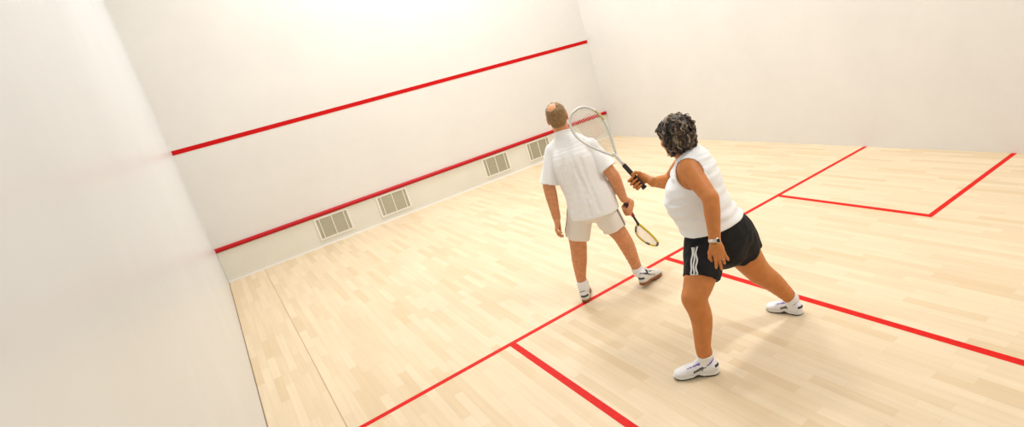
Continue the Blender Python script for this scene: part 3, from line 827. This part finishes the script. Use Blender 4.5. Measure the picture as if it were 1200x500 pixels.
# ------------------------------------------------------------------ the man
def build_man():
    J = {k: np.array(v) for k, v in M.items()}
    base = V(2.53, -5.55, 0)
    lat = unit((.68, -.73, 0)); fr = unit((.73, .68, 0))
    F = Field((2.10, -5.96, -.01), (3.08, -5.02, 1.76), .0042)
    st = [(J['s_crotch'] + V(0, 0, .06), lat, .120, .085), (J['s_hip'], lat, .165, .115), (J['s_waist'], lat, .150, .108), (J['s_chest'], lat, .166, .112), (J['s_sh'] + V(0, 0, -.01), lat, .132, .084), (J['neck'] + V(0, 0, -.035), lat, .068, .064)]
    F.add(loft(st), 0)
    for k_ in ('Lsh', 'Rsh'):
        F.add(cone(J['neck'] + V(0, 0, -.045), J[k_] + V(0, 0, .0), .048, .045), .03)
    hf = unit((.50, .86, -.10)); R = head_frame(hf, unit((-.06, 0, 1))); hc = J['neck'] + V(-.005, .012, .135)
    add_head(F, hc, R, 1.02, J['neck'] + V(0, 0, -.03), .056)
    limb(F, [J['Lsh'], lerp(J['Lsh'], J['Lel'], .5), J['Lel']], [.052, .049, .043], .035)
    limb(F, [J['Lel'], lerp(J['Lel'], J['Lwr'], .3), lerp(J['Lel'], J['Lwr'], .75), J['Lwr']], [.043, .045, .034, .028], .02)
    limb(F, [J['Rsh'], lerp(J['Rsh'], J['Rel'], .5), J['Rel']], [.052, .049, .043], .035)
    limb(F, [J['Rel'], lerp(J['Rel'], J['Rwr'], .35), J['Rwr']], [.043, .043, .029], .02)
    Lhip = J['s_hip'] - lat * .085 + V(0, 0, .0); Rhip = J['s_hip'] + lat * .085
    limb(F, [Lhip, J['Lth'], J['Lkn']], [.092, .078, .062], .04)
    limb(F, [J['Lkn'], J['Lca'], J['Lan'] + V(0, 0, .06), J['Lan'] + V(0, 0, -.03)], [.062, .060, .040, .037], .02)
    limb(F, [Rhip, J['Rth'], J['Rkn']], [.092, .078, .062], .04)
    limb(F, [J['Rkn'], J['Rca'], lerp(J['Rca'], J['Ran'], .7), J['Ran']], [.062, .060, .042, .037], .02)
    lf = unit((.50, .86, 0)); rf = unit((.93, .33, -.13))
    Lh = V(2.318, -5.478, 0); Rh = V(2.708, -5.752, .032)
    for an, hl, f in ((J['Lan'], Lh, lf), (J['Ran'], Rh, rf)):
        F.add(cone(an, hl + f * .055 + V(0, 0, .065), .037, .036), .02)
        F.add(cone(hl + f * .04 + V(0, 0, .055), hl + f * .18 + V(0, 0, .036), .024, .017), .01)
    ld = unit(J['Lha'] - J['Lwr'])
    open_hand(F, J['Lwr'], ld, unit(-lat - fr * .35), fr * .9 - lat * .3, 1.03, curls=((22, 30, 20), (26, 34, 24), (30, 36, 24), (34, 38, 26)))
    a = unit(J['rtip'] - J['rb']); G = J['rb'] + a * .050
    grip_hand(F, J['Rwr'], G, a, lat * .9 - fr * .35, 1.0)
    v, q = F.mesh()
    body = link_mesh('person', v, q, [M_skin_m, M_lip, M_eye, M_iris], None, base, True, face_mats(v, q, hc, R, 1.02))
    body.location = base
    tag(body, 'balding man in white t-shirt and off-white shorts walking towards the front wall', 'person')

    H = Field(hc - .17, hc + .17, .004); P = lambda *p: loc(hc, R, p, 1.02)
    H.add(ell(P(0, -.014, .036), (.080, .101, .088), R), 0)
    H.add(ell(P(0, -.060, -.030), (.062, .046, .050), R), .03)
    for q_ in (-1, 1): H.add(ell(P(q_ * .068, .020, -.004), (.012, .016, .034), R), .012)
    H.cut(ell(P(0, .130, -.030), (.12, .085, .085), R), .012)
    for q_ in (-1, 1): H.cut(ell(P(q_ * .086, -.004, -.022), (.020, .026, .045), R), .006)
    H.displace(waves(4, 16, 150, .0022))
    H.cut(ell(P(-.018, -.072, .116), (.040, .056, .056), R), .012)
    H.halfspace(P(0, 0, -.072), -R[2], .006)
    v, q = H.mesh(); hair = link_mesh('hair', v, q, M_hair_m, body, base); hair['label'] = 'short sandy brown hair round a bald crown'

    # t-shirt
    lo, hi = (2.08, -5.98, .60), (2.98, -5.20, 1.46)
    T = Field(lo, hi, .005)
    tst = [(J['s_hip'] + V(0, 0, -.11), lat, .214, .164), (J['s_hip'] + V(0, 0, -.04), lat, .212, .160), (J['s_hip'] + V(0, 0, .06), lat, .200, .150), (J['s_waist'], lat, .185, .140), (J['s_chest'], lat, .184, .130), (J['s_sh'] + V(0, 0, -.01), lat, .142, .094), (J['neck'] + V(0, 0, -.022), lat, .080, .076), (J['neck'] - fr * .006 + V(0, 0, .030), lat, .072, .072)]
    T.add(loft(tst), 0)
    for sh_, el_ in ((J['Lsh'], J['Lel']), (J['Rsh'], J['Rel'])):
        e2 = lerp(sh_, el_, .97 if sh_ is J['Lsh'] else .74)
        T.add(cone(J['neck'] + V(0, 0, -.04), sh_, .056, .055), .03)
        T.add(cone(sh_, e2, .062, .076, flat=True), .010)
    T.displace(waves(6, 10, 24, .0035, (1.5, 1.5, .5)))
    # long hanging folds down the back
    for i, (x0, x1, z0, z1) in enumerate(((-.06, -.10, .0, -.36), (.0, -.01, -.04, -.40), (.05, .07, -.06, -.42), (.10, .15, -.02, -.40), (-.11, -.15, -.08, -.40), (.02, .10, .02, -.30))):
        p0 = J['s_chest'] + lat * x0 - fr * .16 + V(0, 0, z0 + .05); p1 = J['s_chest'] + lat * x1 - fr * .18 + V(0, 0, z1)
        L0 = T.project(np.array([lerp(p0, p1, t) for t in np.linspace(0, 1, 8)]), .006)
        for k in range(7): T.cut(cone(L0[k], L0[k+1], .008, .010), .02)
    sub = Field(lo, hi, .005); sub.add(loft(st, .007), 0)
    for k_ in ('Lsh', 'Rsh'): sub.add(cone(J['neck'] + V(0, 0, -.045), J[k_], .055, .052), .03)
    sub.add(cone(J['neck'] + V(0, 0, -.06), J['neck'] + V(0, 0, -.022), .072, .070), .02)
    T.F = np.minimum(T.F, sub.F)
    mk = Field(lo, hi, .005); mk.add(loft(tst, .012), 0)
    for sh_, el_ in ((J['Lsh'], J['Lel']), (J['Rsh'], J['Rel'])):
        e2 = lerp(sh_, el_, .97 if sh_ is J['Lsh'] else .74)
        mk.add(cone(J['neck'] + V(0, 0, -.04), sh_, .066, .066), .03); mk.add(cone(sh_, e2, .072, .084, flat=True), .03)
    T.cover(F, mk, .006)
    cc = J['neck'] + V(0, 0, .014) - fr * .002; cax = unit(unit(hc - J['neck'] - fr * .02) + fr * .42)
    T.cut(cone(cc + cax * .13, cc, .085, .085, flat=True), .003)
    T.halfspace(J['s_hip'] + V(0, 0, -.082), unit((.02, -.02, -1)), .004)
    T.shell(.011)
    v, q = T.mesh(); tee = link_mesh('t_shirt', v, q, M_tee, body, base)
    cb = MB(); cb.tube(ring(cc, cax, .0715, 0, 40), .0085, 10, closed=True); cb.build('collar', M_tee, tee, base)

    S = Field((2.20, -5.90, .46), (2.86, -5.24, .94), .005)
    S.add(loft([(J['s_crotch'] + V(0, 0, .08), lat, .150, .118), (J['s_hip'], lat, .180, .130), (J['s_hip'] + V(0, 0, .08), lat, .172, .124)], 0), 0)
    lh = lerp(J['Lth'], J['Lkn'], .42); rh = lerp(J['Rth'], J['Rkn'], .60)
    S.add(cone(Lhip + V(0, 0, -.02), lh, .098, .096, flat=True), .02)
    S.add(cone(Rhip + V(0, 0, -.02), rh, .098, .096, flat=True), .02)
    S.displace(waves(9, 9, 28, .0035, (1.5, 1.5, .6)))
    cov = Field((2.20, -5.90, .46), (2.86, -5.24, .94), .005)
    cov.add(loft(st, .012), 0)
    for pts_ in ((Lhip, J['Lth'], lh), (Rhip, J['Rth'], rh)):
        cov.add(cone(pts_[0], pts_[1], .108, .092), .02); cov.add(cone(pts_[1], pts_[2], .092, .088, flat=True), .02)
    cov.halfspace(J['s_crotch'] + V(0, 0, -.06), V(0, 0, -1), .01)
    S.F = np.minimum(S.F, cov.F)
    S.halfspace(J['s_hip'] + V(0, 0, .08), V(0, 0, 1), .004)
    S.shell(.011)
    v, q = S.mesh(); sh = link_mesh('shorts', v, q, M_shorts_m, body, base)
    for hip_, h_, sd in ((Lhip, lh, -1), (Rhip, rh, 1)):
        pts = np.array([lerp(hip_, h_, t) + lat * sd * .13 - fr * .03 for t in np.linspace(-.1, .96, 14)])
        pts = S.project(pts, .0015); pb = MB(); pb.tube(pts, .0055, 6, flat=.6); pb.build('piping', M_piping, sh, base)

    sock(body, base, F, J['Lan'], J['Lan'] + V(0, 0, .030), M_sock)
    rs = unit(J['Rca'] - J['Ran']); sock(body, base, F, J['Ran'], J['Ran'] + rs * .055, M_sock, wide=.09)
    sm = (M_shoe_m, M_gum, M_shoe_dark, M_gum, M_shoe_dark, M_shoe_m)
    shoe(body, base, Lh, Lh + lf * .2, .285, 0, sm)
    shoe(body, base, Rh, Rh + rf * .2, .285, 0, sm)
    return J

# ------------------------------------------------------------------ rackets
def racket(butt, tip, face, length, head_len, half_w, mats, label, grip_len, stencil=False, bands=()):
    fm, gm, sm, bm, capm = mats
    butt = np.asarray(butt, float); a = unit(np.asarray(tip) - butt); n = np.asarray(face, float); n = unit(n - a * (n @ a)); u = np.cross(a, n)
    P = lambda x, y, z=0: u * x + a * y + n * z
    root = bpy.data.objects.new('squash_racket', None); COL.objects.link(root); root.location = butt
    tag(root, label, 'racket', None)
    y0 = length - head_len
    # teardrop hoop: from the throat out to the shoulder and round the tip
    prof = [(.010, y0), (.030, y0 + head_len*.10), (.060, y0 + head_len*.26), (half_w*.86, y0 + head_len*.45), (half_w, y0 + head_len*.64),
            (half_w*.93, y0 + head_len*.80), (half_w*.66, y0 + head_len*.93), (half_w*.30, y0 + head_len*.99), (0, length)]
    half = crom(prof, 7); hoop = [P(x, y) for x, y in half] + [P(-x, y) for x, y in half[::-1][1:]]
    fb = MB(); fb.tube(hoop, .0088, 10, up=n, flat=1.15)
    sh = [P(0, grip_len - .01), P(0, y0 - .06), P(0, y0 - .02), P(0, y0 + .012)]
    fb.tube(sh, [.0095, .0095, .011, .013], 12, up=n, mi=1)
    fb.build('frame', fm, root)
    hw = lambda y: float(np.interp(y, half[:, 1], half[:, 0]))
    sb = MB()
    def string(p, q, mi=0): sb.tube([p, q], .0011, 5, mi=mi)
    ys = [y for y in np.arange(y0 + .05, length - .012, .0125)]
    for i, y in enumerate(ys):
        w = hw(y) - .004
        if w > .008:
            if stencil and y0 + head_len*.42 < y < y0 + head_len*.82:
                k = w * .62
                string(P(-w, y), P(-k, y)); string(P(-k, y), P(k, y), 1); string(P(k, y), P(w, y))
            else: string(P(-w, y), P(w, y))
    for x in np.arange(-half_w + .012, half_w - .005, .0125):
        yy = [y for y in np.linspace(y0, length, 120) if hw(y) - .004 > abs(x)]
        if len(yy) > 2: string(P(x, yy[0], .0008), P(x, yy[-1], .0008))
    sb.build('strings', sm, root)
    gb = MB(); ns = 40
    gb.tube([P(0, y) for y in np.linspace(.006, grip_len, ns)], [.0150 + .0007 * math.sin(i * 2.1) for i in range(ns)], 12, up=n, flat=.92)
    gb.build('grip', gm, root)
    cb = MB(); cb.tube([P(0, y) for y in (-.004, -.002, .004, .012)], [.013, .0168, .0172, .0160], 14, up=n, flat=.94); cb.build('end_cap', capm, root)
    for (k0, k1, side) in bands:
        bb = MB(); i0, i1 = int(k0 * (len(half) - 1)), int(k1 * (len(half) - 1))
        pts = [P(side * x, y) for x, y in half[i0:i1 + 1]]
        bb.tube(pts, .0094, 10, up=n, flat=1.18); bb.build('frame_decal', bm, root)
    return root

JW = build_woman()
JM = build_man()
vw = unit(V(.28, -9.74, 2.2) - JW['rt'])
racket(JW['rb'], JW['rtip'], vw + V(.1, 0, 0), .672, .385, .103, ([M_silver, M_silver], M_black, [M_string, M_string_red], M_bumper, M_black),
       'silver squash racket with black grip raised in the woman\'s hand', .20, True, ((.46, .62, 1),))
am = unit(JM['rtip'] - JM['rb']); vm_ = unit(V(.28, -9.74, 2.2) - JM['rb']); sidev = unit(np.cross(am, vm_)); 
racket(JM['rb'], JM['rtip'], math.cos(math.radians(55)) * unit(vm_ - am * (vm_ @ am)) + math.sin(math.radians(55)) * sidev, .686, .36, .100, ([M_yellow, M_black], M_grip_red, [M_string_white, M_string_white], M_shoe_dark, M_cap),
       'yellow and black squash racket hanging from the man\'s hand', .19, False, ((.15, .40, 1), (.55, .75, -1), (.82, .95, 1)))

# ------------------------------------------------------------------ light: ceiling lamps of the hall, and an added fill lamp at the back
def lamp(x, y, sx, sy, power, col=(1, .985, .97)):
    l = bpy.data.lights.new('ceiling_and_fill_lamp', 'AREA'); l.shape = 'RECTANGLE'; l.size = sx; l.size_y = sy; l.energy = power; l.color = col
    o = bpy.data.objects.new('ceiling_and_fill_lamp', l); COL.objects.link(o); o.location = (x, y, CH - .12)
lamp(2.1, -1.7, 1.5, .5, 48)
lamp(4.2, -1.1, 1.5, .5, 100)
lamp(2.3, -4.6, 1.5, .5, 68)
lamp(4.3, -4.6, 1.5, .5, 66)
lamp(4.4, -8.5, 1.5, .5, 92)  # unseen rear lamp, added as fill to brighten the white shirts
w = bpy.data.worlds.new('hall'); SC.world = w; w.use_nodes = True
w.node_tree.nodes['Background'].inputs['Color'].default_value = (.9, .93, 1, 1)
w.node_tree.nodes['Background'].inputs['Strength'].default_value = .1

# ------------------------------------------------------------------ camera: 21.5 mm lens, tilted, shifted as the crop of the photo
cd = bpy.data.cameras.new('camera'); cam = bpy.data.objects.new('camera', cd); COL.objects.link(cam)
r = V(0.7657106, -0.6004983, -0.2304105); dn = V(-0.3298803, -0.0591296, -0.9421691); fw = V(0.5521469, 0.7974368, -0.2433688)
m = Matrix.Identity(4)
for i in range(3): m[i][0], m[i][1], m[i][2] = r[i], -dn[i], -fw[i]
m.translation = (.2809, -9.7376, 2.2111); cam.matrix_world = m
cd.sensor_width = 36; cd.lens = 716.83 * 36 / 1200
cd.shift_x = -156.8155 / 1200; cd.shift_y = -59.8163 / 1200
cd.clip_start = .02
SC.camera = cam
vs = SC.view_settings
vs.view_transform = 'Standard'; vs.look = 'None'; vs.gamma = 1; vs.exposure = .22
vs.use_curve_mapping = False
